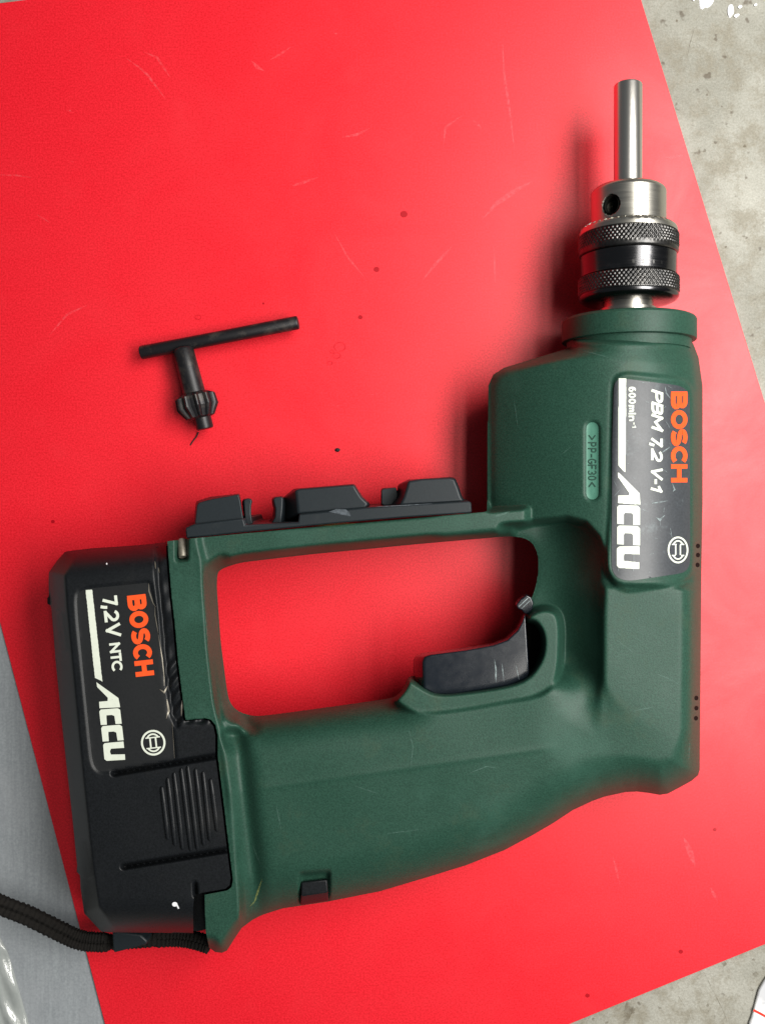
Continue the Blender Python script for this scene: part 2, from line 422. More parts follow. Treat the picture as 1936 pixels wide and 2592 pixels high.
def ell(cx, cy, rx, ry, a0=0, a1=360, n=28):
    full = abs(a1 - a0) >= 360
    return [(cx + rx * math.cos(math.radians(a0 + (a1 - a0) * i / (n if full else n - 1))), cy + ry * math.sin(math.radians(a0 + (a1 - a0) * i / (n if full else n - 1)))) for i in range(n)]

# ================================================================== THE SETTING
def sheet(name, P, ztop, thick, mat, parent=None, sub=0):
    return prism(name, P, ztop, ztop - thick, mat, parent, bevel=0)
floor_z = -16
def build_floor():
    c = [(-4000, -4000), (6000, -4000), (6000, 7000), (-4000, 7000)]
    o = make('floor', [W(x, y, floor_z) for x, y in c], [(0, 3, 2, 1)], M['concrete'], smooth=False)
    o['kind'] = 'structure'
    fl = Flat(floor_z)
    rng = random.Random(9)
    for P in (((1768, -14), (1806, -14), (1806, 3), (1797, 16), (1788, 21), (1783, 19), (1776, 25), (1769, 20)),
              ((1839, 22), (1843, 13), (1851, 10), (1855, 15), (1857, 32), (1851, 40), (1845, 47), (1840, 38)),
              ((1855, 40), (1860, 35), (1870, 34), (1871, 38), (1865, 44), (1858, 45)),
              ((1866, 16), (1871, 12), (1878, 14), (1877, 19), (1871, 22), (1866, 20)),
              ((1906, 12), (1910, 8), (1916, 9), (1915, 15), (1908, 16)),
              ((1749, -6), (1759, -6), (1757, 2), (1752, 3))):
        P = soften(list(P), 2, 2)
        n = len(P); cx = sum(p[0] for p in P) / n; cy = sum(p[1] for p in P) / n
        V = [W(x, y, floor_z + .3) for x, y in P] + [W(cx + (x - cx) * .8, cy + (y - cy) * .8, floor_z + 3) for x, y in P] + [W(cx, cy, floor_z + 4)]
        F = [(i, (i + 1) % n, (i + 1) % n + n, i + n) for i in range(n)] + [(i + n, (i + 1) % n + n, 2 * n) for i in range(n)]
        make('paint_glare_spot', V, F, M['paint'], o)  # shiny paint drops, their wet glare put into the near-white colour
    d = Decal(fl, .35)      # brown and black stains in the concrete
    for x, y, r in ((1712, 52, 6), (1788, 240, 5), (1882, 598, 7), (1782, 382, 7), (1884, 370, 6), (1835, 625, 6), (1700, 262, 4), (1826, 270, 4),
                    (1898, 2505, 11), (1912, 2466, 10), (1832, 2440, 9), (1600, 2560, 12), (1618, 2548, 9), (1935, 2450, 14), (1905, 2430, 6), (1790, 2545, 6), (1700, 2500, 5), (1500, 2580, 6), (1535, 2590, 9)):
        d.poly([(x + r * rng.uniform(.3, .95) * math.cos(a), y + r * rng.uniform(.3, .95) * math.sin(a)) for a in [k * .7 for k in range(9)]])
    d.done('floor_stain', M['brown'], o)
    d = Decal(fl, .55)
    d.ribbon([(1780, 2460), (1800, 2500), (1830, 2560), (1845, 2600)], .6, w1=2.2)
    d.ribbon([(1600, 2500), (1590, 2560), (1575, 2600)], 2, w1=22)
    d.ribbon([(1715, 2520), (1740, 2560), (1752, 2592)], .6, w1=2)
    d.ribbon([(1757, 70), (1744, 115), (1738, 150)], .6, w1=2)
    d.done('floor_mark', M['brown'], o)
    return o
build_floor()

# grey board under the red sheet
gb = sheet('grey_board', [(-700, 1350), (560, 1350), (760, 2900), (-700, 2900)], -7.5, 6, M['board'])
tag(gb, 'grey board at the lower left, partly under the red sheet', 'board')

# clear film over the grey board
def build_film():
    edge = catmull([(-30, 2290), (-8, 2350), (4, 2378), (18, 2405), (29, 2436), (45, 2490), (63, 2554), (74, 2592), (95, 2680)], 8)
    V = []; F = []; n = len(edge); m = 26
    for i, (x, y) in enumerate(edge):
        for j in range(m):
            u = j / (m - 1); xx = x - u * 210; zz = -6.5 + 10 * (1 - math.exp(-u * 9)) + 4 * math.sin(u * 34 + i * .13) * min(1, u * 4) + 2.5 * math.sin(i * .33 + u * 11)
            V.append(W(xx, y, max(zz, -6.8)))
    for i in range(n - 1):
        for j in range(m - 1): a = i * m + j; F.append((a, a + 1, a + m + 1, a + m))
    o = make('plastic_bag', V, F, M['film'], angle=80)
    s = o.modifiers.new('thick', 'SOLIDIFY'); s.thickness = .6 * S
    tag(o, 'crinkled clear plastic bag lying on the grey board', 'bag')
build_film()

# white wrapper corner, bottom right
def build_wrapper():
    t = thing('packaging', 'corner of a white glossy packet with a red line on concrete', 'packet', None)
    P = soften([(1950, 2462), (1936, 2481), (1921, 2506), (1917, 2520), (1909, 2552), (1903, 2575), (1893, 2600), (2060, 2700), (2100, 2450)], 3, 1)
    prism('wrapper', P, floor_z + 10, floor_z + .5, M['paper'], t, bevel=3)
    d = Decal(Flat(floor_z + 10), .5); d.ribbon([(1906, 2557), (1920, 2564), (1940, 2575), (1990, 2600)], 6); d.done('red_line', M['stripe'], t)
build_wrapper()

# red sheet
def build_mat():
    P = [(-400, 58), (60, 0), (1563, -170), (1622, 0), (1898, 900), (2309, 2238), (1936, 2390), (1442, 2592), (380, 3027), (266, 2592), (0, 1573)]
    o = prism('red_sheet', P, 0, -6, M['red'], None, bevel=1.2)
    tag(o, 'bright red plastic sheet with faint scratches under the drill', 'plastic sheet')
    f = Flat(0)
    z = (0, 0); s = 1652 / 1400
    def sc_(pts, w, name='scratch', m='scuff', o2=0.35):
        d = Decal(f, o2); d.ribbon([(a / s, b / s) for a, b in pts], .6, w1=w * 1.5); d.done(name, M[m], o)
    for pts, w in (([(375, 172), (415, 200), (440, 222), (470, 262), (497, 298)], 4), ([(430, 155), (470, 172), (485, 195), (508, 230)], 4),
                   ([(1020, 410), (1065, 402), (1103, 384)], 4.5), ([(870, 556), (905, 545), (950, 530)], 5), ([(1500, 120), (1505, 220), (1520, 320), (1536, 450)], 4),
                   ([(1410, 358), (1438, 382)], 5), ([(1440, 655), (1480, 610), (1530, 575), (1590, 540)], 8), ([(1260, 838), (1300, 790), (1350, 735)], 5),
                   ([(750, 180), (768, 200), (790, 212)], 7), ([(0, 522), (50, 524), (95, 530)], 3), ([(805, 180), (840, 160), (870, 140)], 4),
                   ([(110, 640), (150, 665)], 3), ([(1000, 700), (1040, 770), (1090, 830)], 3), ([(1325, 430), (1330, 380), (1380, 345)], 4),
                   ([(1475, 740), (1478, 850)], 3), ([(200, 330), (222, 336)], 6), ([(200, 478), (222, 484)], 5)):
        sc_(pts, w)
    for pts, w in (([(1800, 560), (1780, 700)], 4), ([(150, 1000), (200, 940), (260, 912)], 4), ([(1985, 472), (2045, 462)], 5), ([(1830, 385), (1860, 345), (1890, 285)], 12),
                   ([(1100, 1180), (1130, 1175)], 4), ([(2120, 2650), (2140, 2690)], 6), ([(2040, 2500), (2060, 2545), (2075, 2590)], 10), ([(1830, 2560), (1850, 2640)], 4)):
        sc_(pts, w)
    for i, (x, y, r) in enumerate(((1022, 542, 9.5), (953, 682, 7.5), (912, 803, 6), (1808, 2100, 5), (1722, 2409, 6), (1486, 2520, 6), (135, 1320, 5), (667, 768, 3))):
        d = Decal(f, .4); d.poly(ell(x, y, r, r * .9, n=14)); d.done('stain_spot', M['stain'], o)
    for x, y, r in ((860, 878, 14), (852, 900, 9), (835, 919, 6), (502, 803, 7), (840, 890, 5)):
        d = Decal(f, .4); d.ribbon(ell(x, y, r, r * .8, n=18), 3.2, closed=True); d.done('dried_drop', M['faint'], o)
    d = Decal(f, .4)
    for x, y, r in ((855, 1027, 3), (1376, 600, 4), (592, 1222, 2), (1757, 784, 3), (1500, 1530, 2), (499, 1174, 2), (178, 280, 3), (850, 85, 3)): d.poly(ell(x, y, r, r * .7, n=8))
    d.done('pale_fleck', M['scuff'], o)
build_mat()

def grit(x, y, r, label, pts=9):
    rng = random.Random(int(x)); V = []; F = []
    for k, (s_, z) in enumerate(((1, .2), (.9, r * .5), (.4, r * .9))):
        for i in range(pts):
            a = 2 * math.pi * i / pts; rr = r * s_ * rng.uniform(.8, 1.2); V.append(W(x + rr * math.cos(a), y + rr * .8 * math.sin(a), z))
    for k in range(2):
        for i in range(pts): F.append((k * pts + i, k * pts + (i + 1) % pts, (k + 1) * pts + (i + 1) % pts, (k + 1) * pts + i))
    F.append(tuple(range(2 * pts, 3 * pts))); F.append(tuple(range(pts)))
    tag(make('grit', V, F, M['grit'], None), label, 'grit')
grit(854, 1139, 6.5, 'tiny black crumb on the red sheet right of the chuck key')
hair = tube('hair', [W(x, y, z) for x, y, z in catmull([(503, 1094, 6), (498, 1105, 3), (490, 1115, 2), (482, 1127, 1.5)], 5)], [1.6] * 16, M['grit'], None, seg=6)
tag(hair, 'short dark hair at the tip of the chuck key', 'hair')

# ================================================================== CHUCK KEY
def build_key():
    t = thing('chuck_key', 'small black T-handled chuck key lying on the red sheet', 'chuck key', None)
    o = (300, 750); s = 2.7533
    a, b = zs(o, s, [(155, 394), (1255, 182)]); za = 40
    A = W(*a, za); B = W(*b, za + 4)
    def lp(k): return tuple(A[i] + (B[i] - A[i]) * k for i in range(3))
    r = 17
    tube('handle_bar', [lp(k) for k in (0, .004, .012, .5, .988, .996, 1)], [r - 4, r - 1, r, r - .5, r, r - 1, r - 4], M['key'], t, seg=32)
    p0, p1 = zs(o, s, [(452, 372), (528, 668)])
    P0 = W(*p0, 52); P1 = W(*p1, 48)
    def lq(k): return tuple(P0[i] + (P1[i] - P0[i]) * k for i in range(3))
    tube('shaft', [lq(k) for k in (-.06, -.03, .02, .5, 1, 1.1)], [14, 22, 25.5, 26, 27, 27], M['key'], t, seg=36)
    nt = 11
    def rm(k, th):
        base = max(0., math.sin(nt * th + .4)) ** .6 - .45
        return [0, .02, .20, .20, .17, .0][k] * base
    tube('pinion', [lq(k) for k in (1.02, 1.04, 1.10, 1.34, 1.58, 1.62)], [30, 36, 45, 47, 33, 24], M['key'], t, seg=132, rmod=rm, angle=28)
    p2, p3 = zs(o, s, [(575, 800), (606, 925)])
    P2 = W(*p2, 46); P3 = W(*p3, 44)
    tube('pilot', [tuple(P2[i] + (P3[i] - P2[i]) * k for i in range(3)) for k in (0, .9, .97, 1)], [21, 21, 20, 17], M['key'], t, seg=32)
build_key()

# ================================================================== DRILL
drill = thing('cordless_drill', 'green and black cordless drill with closed D-shaped handle, lying on its side', 'cordless drill', None)

bat_edge = [(424, 1370), (428, 1423), (434.6, 1506), (443, 1580), (451, 1673), (461, 1753), (470, 1823), (500, 1820), (520, 1818), (535, 1822), (546, 1836), (551, 1859),
            (551, 1911), (568, 2045), (583, 2172), (590, 2227), (587, 2245), (576, 2254), (518, 2265), (521, 2358)]
tail = [(530, 2399), (545, 2410), (562, 2412), (575, 2406), (594, 2376), (612, 2349), (640, 2328), (664, 2316), (715, 2299.5), (828, 2282.6), (962, 2256), (1083, 2220), (1180, 2190), (1276, 2152), (1349, 2113),
        (1400, 2083), (1449, 2050.6), (1497, 2028), (1530, 2016), (1582, 2005), (1611, 2003.5), (1640, 2007), (1669, 2012), (1689, 2009), (1724, 1990.5), (1750, 1976), (1766, 1962), (1770, 1948),
        (1774, 1450), (1777, 1274), (1777, 977), (1767, 905), (1754, 871), (1740, 850), (1440, 850), (1440, 880), (1400, 893), (1330, 914), (1275, 931), (1248, 948), (1236, 975), (1233, 1100), (1232, 1293)]
outer = bat_edge + tail + [(1225, 1296), (779, 1335), (474, 1364)]
outer_ext = [(330, 1280), (330, 2300), (400, 2480), (520, 2440)] + tail[:-1] + [(1232, 1270), (1225, 1274), (779, 1313), (640, 1322), (600, 1290)]
window = [(551, 1451), (558, 1443), (571, 1436), (609, 1424), (779, 1404), (948, 1388), (1070, 1376), (1176, 1367), (1290, 1357), (1330, 1362), (1352, 1380), (1362, 1410), (1362, 1450), (1352, 1500), (1330, 1545), (1312, 1600), (1262, 1646), (1160, 1672),
          (1100, 1690), (1068, 1708), (1040, 1711), (1031, 1716), (1022, 1740), (1006, 1760), (985, 1768), (860, 1786), (720, 1805), (656, 1813), (633, 1811), (606, 1802), (589, 1788), (579.5, 1770), (574, 1740), (559, 1623), (549, 1483)]
window = soften(window, 6, 2); window_ext = window
ZO = ((1180, 850), 2.36)
plat = soften([(1548, 985), (1553, 955), (1580, 941), (1727, 955), (1752, 975), (1757, 1010), (1757, 1450), (1727, 1479), (1587, 1497), (1553, 1485), (1530, 1452), (1540, 1300)], 5, 2)
labA = soften([(1553, 972), (1566, 957), (1722, 976), (1742, 992), (1745, 1020), (1746, 1430), (1732, 1450), (1590, 1471), (1560, 1463), (1547, 1440), (1549, 1104)], 5, 2)
recess = [(1300, 1335), (1349, 1322), (1434, 1314), (1478, 1325), (1510, 1358), (1527, 1401), (1530, 1450), (1525, 1500), (1521, 1560), (1520, 1770), (1512, 1830), (1495, 1930), (1260, 1930), (1260, 1740), (1300, 1640), (1300, 1500)]
g_out = zs((980, 1450), 1.967, [(30, 640), (100, 680), (190, 705), (400, 680), (600, 642), (740, 620), (820, 572), (855, 505), (866, 400), (868, 260), (850, 195), (800, 172), (740, 180), (690, 215)])
g_in = zs((980, 1450), 1.967, [(95, 510), (180, 570), (250, 603), (400, 590), (600, 560), (700, 520), (760, 430), (772, 360), (766, 300), (735, 250), (690, 240)])
def smooth_open(P, it=2):
    for _ in range(it):
        Q = [P[0]]
        for a_, b_ in zip(P[:-1], P[1:]): Q += [(a_[0] * .75 + b_[0] * .25, a_[1] * .75 + b_[1] * .25), (a_[0] * .25 + b_[0] * .75, a_[1] * .25 + b_[1] * .75)]
        P = Q + [P[-1]]
    return P
g_out = smooth_open(g_out); g_in = smooth_open(g_in)
guard = g_out + g_in[::-1]
cavity = g_in + [(1290, 1560), (1200, 1600), (1040, 1650)]
slab = [(1524, 1484), (1850, 1484), (1850, 2200), (1700, 2050), (1600, 1940), (1530, 1850), (1522, 1780)]
ridge = [(505, 1380), (514, 1416), (533, 1640), (553, 1806), (573, 1959), (598, 2154), (614, 2318), (620, 2420)]
left_fr = [(300, 1300), (505, 1300)] + ridge + [(300, 2450)]

def body_h(X, Y):
    d = sdf([outer_ext, window_ext], X, Y)
    Hb = np.full(X.shape, 138.); rf = np.full(X.shape, 120.)
    def mix(mask, hv, rv):
        nonlocal Hb, rf
        Hb = Hb * (1 - mask) + hv * mask; rf = rf * (1 - mask) + rv * mask
    def mk(poly, w): return sm(.5 + sdf([poly], X, Y) / w)
    # grip: soft crease along its length
    cl = 2004 + (X - 598) * (1897 - 2004) / (1361 - 598)
    Hb = Hb - .10 * np.maximum(0, Y - cl) * sm((1450 - X) / 120) - 5 * sm((Y - cl) / 14) * 0
    Hb = Hb - .035 * np.maximum(0, cl - Y) * sm((1400 - X) / 120)
    # transition of the grip towards the battery well
    dr = dline(ridge, X, Y)
    Hb = Hb - 26 * np.exp(-((X - (560 + (Y - 1806) * .115) - 34) / 26) ** 2) * (Y > 1780)
    mix(mk([(480, 1250), (1245, 1240), (1262, 1300), (1300, 1420), (480, 1480)], 40), 112, 24)
    mix(mk([(480, 1380), (570, 1380), (620, 1850), (560, 1850)], 30), 112, 40)
    mix(mk(left_fr, 18), 128, 36)
    # motor housing
    exl = np.clip((1575 - X) / 343, 0, 1); exr = np.clip((X - 1575) / 204, 0, 1)
    eh = 166 * (1 - exl ** 1.5) ** .85 * (1 - exr ** 2.5) ** .5
    dy = np.maximum(Y - 880, 0); ax_ = np.where(X < 1589, 149 + dy * 3.1, 174 + dy * .7)
    cone = (158 + dy * .22) * np.sqrt(np.clip(1 - ((X - 1589) / ax_) ** 2, 0, 1)); eh = np.minimum(eh, np.where(Y < 940, cone, 999))
    hou = [(1232, 800), (1850, 800), (1850, 1486), (1560, 1486), (1530, 1440), (1526, 1398), (1508, 1356), (1478, 1325), (1434, 1314), (1345, 1322), (1232, 1330)]
    hou = soften(hou, 12, 2); blend = mk(hou, 14); sh = 0 * Y
    barp = mk([(900, 1280), (1225, 1270), (1232, 1292), (1352, 1282), (1356, 1335), (900, 1400)], 6) * sm((1375 - X) / 50)
    mix(blend, np.maximum(eh, 112 * barp), 24)
    # back slab
    mix(mk(slab, 24 + 240 * sm((Y - 1720) / 160)), 150, 55 + 40 * sm((Y - 1840) / 120))
    # neck recess with guard and trigger cavity
    kk = sm((Y - 1680) / 80); rc = mk(recess, 16 + 24 * sm((Y - 1690) / 120)) * sm((1780 + (X - 1340) * .55 - Y) / 190) * (1 - kk + kk * sm((X - 1375) / 170))
    mix(rc, 8 + 124 * np.clip((X - 1356) / 166, 0, 1) ** 1.9 + 18 * sm((Y - 1700) / 110), 40)
    mix(mk(guard, 12), 124 - 14 * sm((1560 - Y) / 50), 9)
    mix(mk(cavity, 9), 18, 8)
    t = np.clip(d / np.maximum(rf, 4), 0, 1)
    lin = sm(.5 + sdf([[(300, 1200), (1100, 1200), (1100, 1480), (640, 1480), (640, 1840), (600, 1840), (600, 1900), (300, 1900)]], X, Y) / 60)
    H = Hb * ((1 - (1 - t) ** 2.2) ** .58 * (1 - lin) + (1 - (1 - t) ** 1.5) * lin)
    H += 1.6 * np.exp(-((Y - cl) / 7) ** 2) * sm((1430 - X) / 120) * sm((X - 600) / 80)
    H += 2.5 * np.exp(-((X - 1748) / 6) ** 2) * sm((Y - 1500) / 40) * sm((1930 - Y) / 40)
    # ridge highlight of battery well
    H += 3.5 * np.exp(-(dr / 9) ** 2) * (X < 660)
    # label platform, groove round it, label bed
    pl = sdf([plat], X, Y); H += 9 * sm(.5 + pl / 7); H -= 4 * np.exp(-(pl / 3.5) ** 2) * (Y < 1480)
    H -= 4 * sm((sdf([labA], X, Y) + 8) / 5)
    # recycling mark pill
    H -= 7 * sm(.5 + sdf([pill], X, Y) / 5)
    # clip pocket and pin slot
    H -= 26 * sm(.5 + sdf([[(760, 2212), (833, 2206), (833, 2300), (760, 2310)]], X, Y) / 6)
    H -= 45 * sm(.5 + sdf([[(449, 1355), (473, 1355), (473, 1416), (450, 1418)]], X, Y) / 5)
    for x, y in vents: H -= 14 * sm((9 - np.hypot(X - x, Y - y)) / 5)
    H += 1.2 * np.sin(X / 47 + 1) * np.sin(Y / 61) * sm(H / 60)
    return np.maximum(H, 0)
pill = ell(1498.5, 1084, 17.5, 17.5, 180, 360, 10) + ell(1498.5, 1249, 17.5, 17.5, 0, 180, 10)
vents = [(1766, 1382), (1766, 1405), (1765, 1430), (1762, 1767), (1762, 1792.5), (1761, 1818)]
body = Shell([outer, window], (405, 830, 1800, 2440), 2.8, body_h, taper=True, smooth=3)
body.build('housing', M['green'], drill, angle=78)
for x, y in vents:
    d = Decal(body, .8); d.poly(ell(x - .5, y, 5.2, 6, n=14)); d.done('vent_hole_shade', M['hole'], drill)  # dark disc paints the shade inside each vent

# ---- lettering: strokes in a unit box (x along the word, y up)
def arc(cx, cy, rx, ry, a0, a1, n=9): return [(cx + rx * math.cos(math.radians(a0 + (a1 - a0) * i / (n - 1))), cy + ry * math.sin(math.radians(a0 + (a1 - a0) * i / (n - 1)))) for i in range(n)]
G = {  # glyph -> (width, strokes) in cap heights; centre lines
 'B': (.78, [[(0, 0), (0, 1)], [(0, 1)] + arc(.46, .77, .26, .23, 90, -90, 8) + [(0, .54)], [(0, .5)] + arc(.48, .25, .30, .25, 90, -90, 8) + [(0, 0)]]),
 'O': (.95, ['c', arc(.475, .5, .475, .5, 0, 345, 24)]),
 'S': (.8, [arc(.40, .76, .38, .24, 28, 262, 12) + arc(.40, .25, .40, .25, 78, -150, 12)]),
 'C': (.85, [arc(.47, .5, .47, .5, 42, 318, 18)]),
 'H': (.78, [[(0, 0), (0, 1)], [(.78, 0), (.78, 1)], [(0, .5), (.78, .5)]]),
 'P': (.75, [[(0, 0), (0, 1)], [(0, 1)] + arc(.45, .72, .28, .28, 90, -90, 8) + [(0, .44)]]),
 'M': (.95, [[(0, 0), (0, 1), (.475, .3), (.95, 1), (.95, 0)]]),
 '7': (.7, [[(0, 1), (.7, 1), (.25, 0)]]),
 ',': (.2, [[(.12, .1), (.1, 0), (0, -.22)]]),
 '2': (.7, [arc(.34, .68, .34, .32, 160, -30, 10) + [(0, 0), (.7, 0)]]),
 'V': (.8, [[(0, 1), (.4, 0), (.8, 1)]]),
 '-': (.35, [[(0, .42), (.35, .42)]]),
 '1': (.35, [[(0, .78), (.3, 1), (.3, 0)]]),
 'N': (.75, [[(0, 0), (0, 1), (.75, 0), (.75, 1)]]),
 'T': (.75, [[(0, 1), (.75, 1)], [(.375, 1), (.375, 0)]]),
 '6': (.6, [arc(.32, .55, .32, .45, 60, 180, 8) + [(0, .3)], ['c'] and arc(.31, .3, .30, .3, 0, 350, 14)]),
 '0': (.62, ['c', arc(.31, .5, .31, .5, 0, 345, 16)]),
 'm': (1.0, [[(0, 0), (0, .7)], arc(.25, .45, .25, .25, 170, 0, 7) + [(.5, 0)], arc(.75, .45, .25, .25, 170, 0, 7) + [(1, 0)]]),
 'i': (.05, [[(0, 0), (0, .7)], [(0, .9), (0, 1.02)]]),
 'n': (.5, [[(0, 0), (0, .7)], arc(.25, .45, .25, .25, 170, 0, 7) + [(.5, 0)]]),
 'G': (.8, [arc(.45, .5, .45, .5, 50, 330, 18) + [(.86, .45), (.5, .45)]]),
 'F': (.6, [[(0, 0), (0, 1), (.6, 1)], [(0, .52), (.5, .52)]]),
 '3': (.6, [arc(.28, .74, .3, .26, 150, -80, 9) + arc(.28, .26, .32, .27, 80, -150, 9)]),
 '>': (.5, [[(0, .9), (.5, .5), (0, .1)]]), '<': (.5, [[(.5, .9), (0, .5), (.5, .1)]]),
}
def write(dec, text, org, adv, up, size, stroke, starts=None, slant=0, widths=None, gap=.2):
    """org: baseline start; adv/up unit vectors; starts: optional start of each glyph along adv (units)"""
    pen = 0
    for i, ch in enumerate(text):
        if ch == ' ': pen += size * .45; continue
        w, strokes = G[ch]
        x0 = starts[i] if starts else pen
        wd_ = (widths[i] if widths else w * size + stroke); kx = max(.01, wd_ - stroke) / max(w, .05); ky = size - stroke
        if not widths and not starts: kx = size
        closed = False; dec.begin('letter')
        for st in strokes:
            if st == 'c': closed = True; continue
            P = []
            for gx, gy in st:
                u = x0 + stroke / 2 + gx * (kx if w > .06 else 1); v = stroke / 2 + gy * ky; u += v * slant
                P.append((org[0] + adv[0] * u + up[0] * v, org[1] + adv[1] * u + up[1] * v))
            if closed: dec.ribbon(P, stroke, closed=True, seg=8); continue
            part = [P[0]]
            for m_ in range(1, len(P)):
                part.append(P[m_])
                sharp = False
                if m_ < len(P) - 1:
                    a1 = math.atan2(P[m_][1] - P[m_ - 1][1], P[m_][0] - P[m_ - 1][0]); a2 = math.atan2(P[m_ + 1][1] - P[m_][1], P[m_ + 1][0] - P[m_][0])
                    sharp = abs((a2 - a1 + math.pi) % (2 * math.pi) - math.pi) > math.radians(50)
                if sharp or m_ == len(P) - 1:
                    def ext(p, q_, k):
                        L = math.hypot(p[0] - q_[0], p[1] - q_[1]) or 1; return (p[0] + (p[0] - q_[0]) / L * k, p[1] + (p[1] - q_[1]) / L * k)
                    k0 = stroke * (.46 if len(part) < 4 else .02)
                    pp = list(part); pp[0] = ext(part[0], part[1], k0); pp[-1] = ext(part[-1], part[-2], k0)
                    dec.ribbon(pp, stroke, seg=8); part = [P[m_]]
        pen = x0 + wd_ + gap * size
def badge(dec, cx, cy, rx, ry, rot=0):
    c, s_ = math.cos(rot), math.sin(rot)
    def T(P): return [(cx + (x * c - y * s_), cy + (x * s_ + y * c)) for x, y in P]
    k = rx
    dec.ribbon(T(ell(0, 0, rx * .89, ry * .91, n=36)), rx * .16, closed=True, seg=50)
    for sg in (1, -1):
        dec.ribbon(T([(x, sg * y) for x, y in ell(0, 0, rx * .56, ry * .66, 38, 142, 12)]), rx * .13, seg=50)
        dec.ribbon(T([(-rx * .58, sg * ry * .40), (rx * .58, sg * ry * .40)]), ry * .09, seg=50)
        dec.ribbon(T([(sg * rx * .22, -ry * .36), (sg * rx * .22, ry * .36)]), rx * .13, seg=50)

# label on the housing
lab = Decal(body, 1.2); lab.poly(labA, fine=7); labo = lab.done('type_label', M['labelA'], drill)
ADV, UP = (0, 1), (1, 0)
d = Decal(body, 2.2, auto=False)
write(d, 'BOSCH', (1697, 991), (.0, 1), (1, 0), 42, 11.3, starts=[0, 47, 94, 138.5, 184], widths=[45, 48, 44, 45, 46])
d.done('orange_lettering', M['orange'], labo)
d = Decal(body, 2.2, auto=False)
write(d, 'PBM', (1647.5, 984), ADV, (1, 0), 30, 6.8, starts=[0, 31, 62], widths=[30, 30, 38], slant=.34)
write(d, '7,2V', (1646.5, 984), ADV, (1, 0), 30, 6.6, starts=[118, 137, 150, 194], widths=[22, 7, 30, 30], slant=.30)
write(d, '-1', (1645.5, 984), ADV, (1, 0), 30, 6.4, starts=[225, 240], widths=[13, 17], slant=.28)
write(d, '600', (1589.5, 979), ADV, UP, 19, 4, starts=[0, 15, 30], widths=[13, 13, 13])
write(d, 'min', (1589.5, 979), ADV, UP, 19, 4, starts=[46, 66, 73], widths=[18, 4, 14])
write(d, '-1', (1599, 979), ADV, UP, 10, 2.4, starts=[90, 98], widths=[6, 6])
d.begin('white_stripe'); d.poly([(1565.5, 957.5), (1585, 958), (1582.5, 1195), (1579, 1194), (1564, 1178)][::-1], fine=5)
AC = {'A': [(1562.5, 1193), (1618, 1249), (1620, 1278), (1562.8, 1274), (1563.6, 1254), (1596, 1254.5), (1563, 1208)],
      'C': [(1561, 1284), (1566, 1278.5), (1613, 1280), (1619, 1286), (1619, 1329), (1602, 1328), (1601, 1299), (1579, 1298), (1578, 1327), (1561, 1326)],
      'U': [(1561, 1388), (1566, 1383), (1618, 1384), (1618, 1404), (1578, 1402), (1578, 1420), (1618, 1424), (1617, 1441), (1566, 1438), (1560, 1432)]}
accu = [AC['A'], AC['C'], [(x, y + 51.5) for x, y in AC['C']], AC['U']]
for P in accu: d.begin('letter'); d.poly(P, fine=4)
d.begin('emblem'); badge(d, 1715, 1392, 27, 35)
d.done('white_lettering', M['white'], labo)
d = Decal(body, 2.9)
o2, s2 = (1540, 1200), 6.354
for P, w in (([(690, 470), (940, 430)], 4.5), ([(545, 570), (630, 605)], 3.5), ([(890, 540), (880, 620)], 9), ([(750, 690), (820, 740), (900, 660)], 6), ([(820, 740), (825, 830)], 7), ([(660, 1290), (725, 1270)], 4.5),
             ([(740, 1030), (780, 1035)], 6), ([(630, 1570), (680, 1580)], 7), ([(90, 120), (130, 200)], 5), ([(90, 350), (180, 250)], 4), ([(390, 60), (430, 75)], 8), ([(980, 950), (1010, 1000), (990, 870)], 4),
             ([(400, 1290), (400, 1400)], 6), ([(1020, 150), (1060, 250), (1030, 280)], 4), ([(500, 920), (550, 970)], 4), ([(150, 1500), (150, 1560)], 5), ([(390, 1510), (390, 1560)], 5)):
    d.ribbon(zs(o2, s2, P), .8, w1=w)
o2, s2 = (1540, 940), 6.883
for P, w in (([(580, 195), (710, 185)], 4.5), ([(980, 270), (1000, 380), (1070, 470)], 4), ([(1030, 250), (1090, 290)], 6), ([(900, 1430), (1060, 1320)], 3.5), ([(640, 530), (700, 540)], 3), ([(390, 960), (450, 970)], 7),
             ([(320, 1210), (340, 1215)], 4), ([(320, 1600), (350, 1610)], 6), ([(930, 1700), (1020, 1760)], 3), ([(1000, 880), (1060, 980)], 4), ([(960, 640), (1000, 600)], 3), ([(430, 740), (480, 800)], 5)):
    d.ribbon(zs(o2, s2, P), .8, w1=w)
d.done('scuff_mark', M['scrape'], labo)
# recycling mark
pm = Decal(body, .9); pm.poly(ell(1498.5, 1084, 15.5, 15.5, 180, 360, 10) + ell(1498.5, 1249, 15.5, 15.5, 0, 180, 10), fine=6); pmo = pm.done('material_mark', M['palegreen'], drill)
d = Decal(body, 1.7, auto=False)
write(d, '>PP-GF30<', (1487, 1101), ADV, UP, 22, 3, starts=[0, 18, 33, 48, 60, 75, 89, 103, 119], widths=[13, 12, 12, 9, 13, 12, 12, 12, 13])
d.done('embossed_lettering', M['emboss'], pmo)
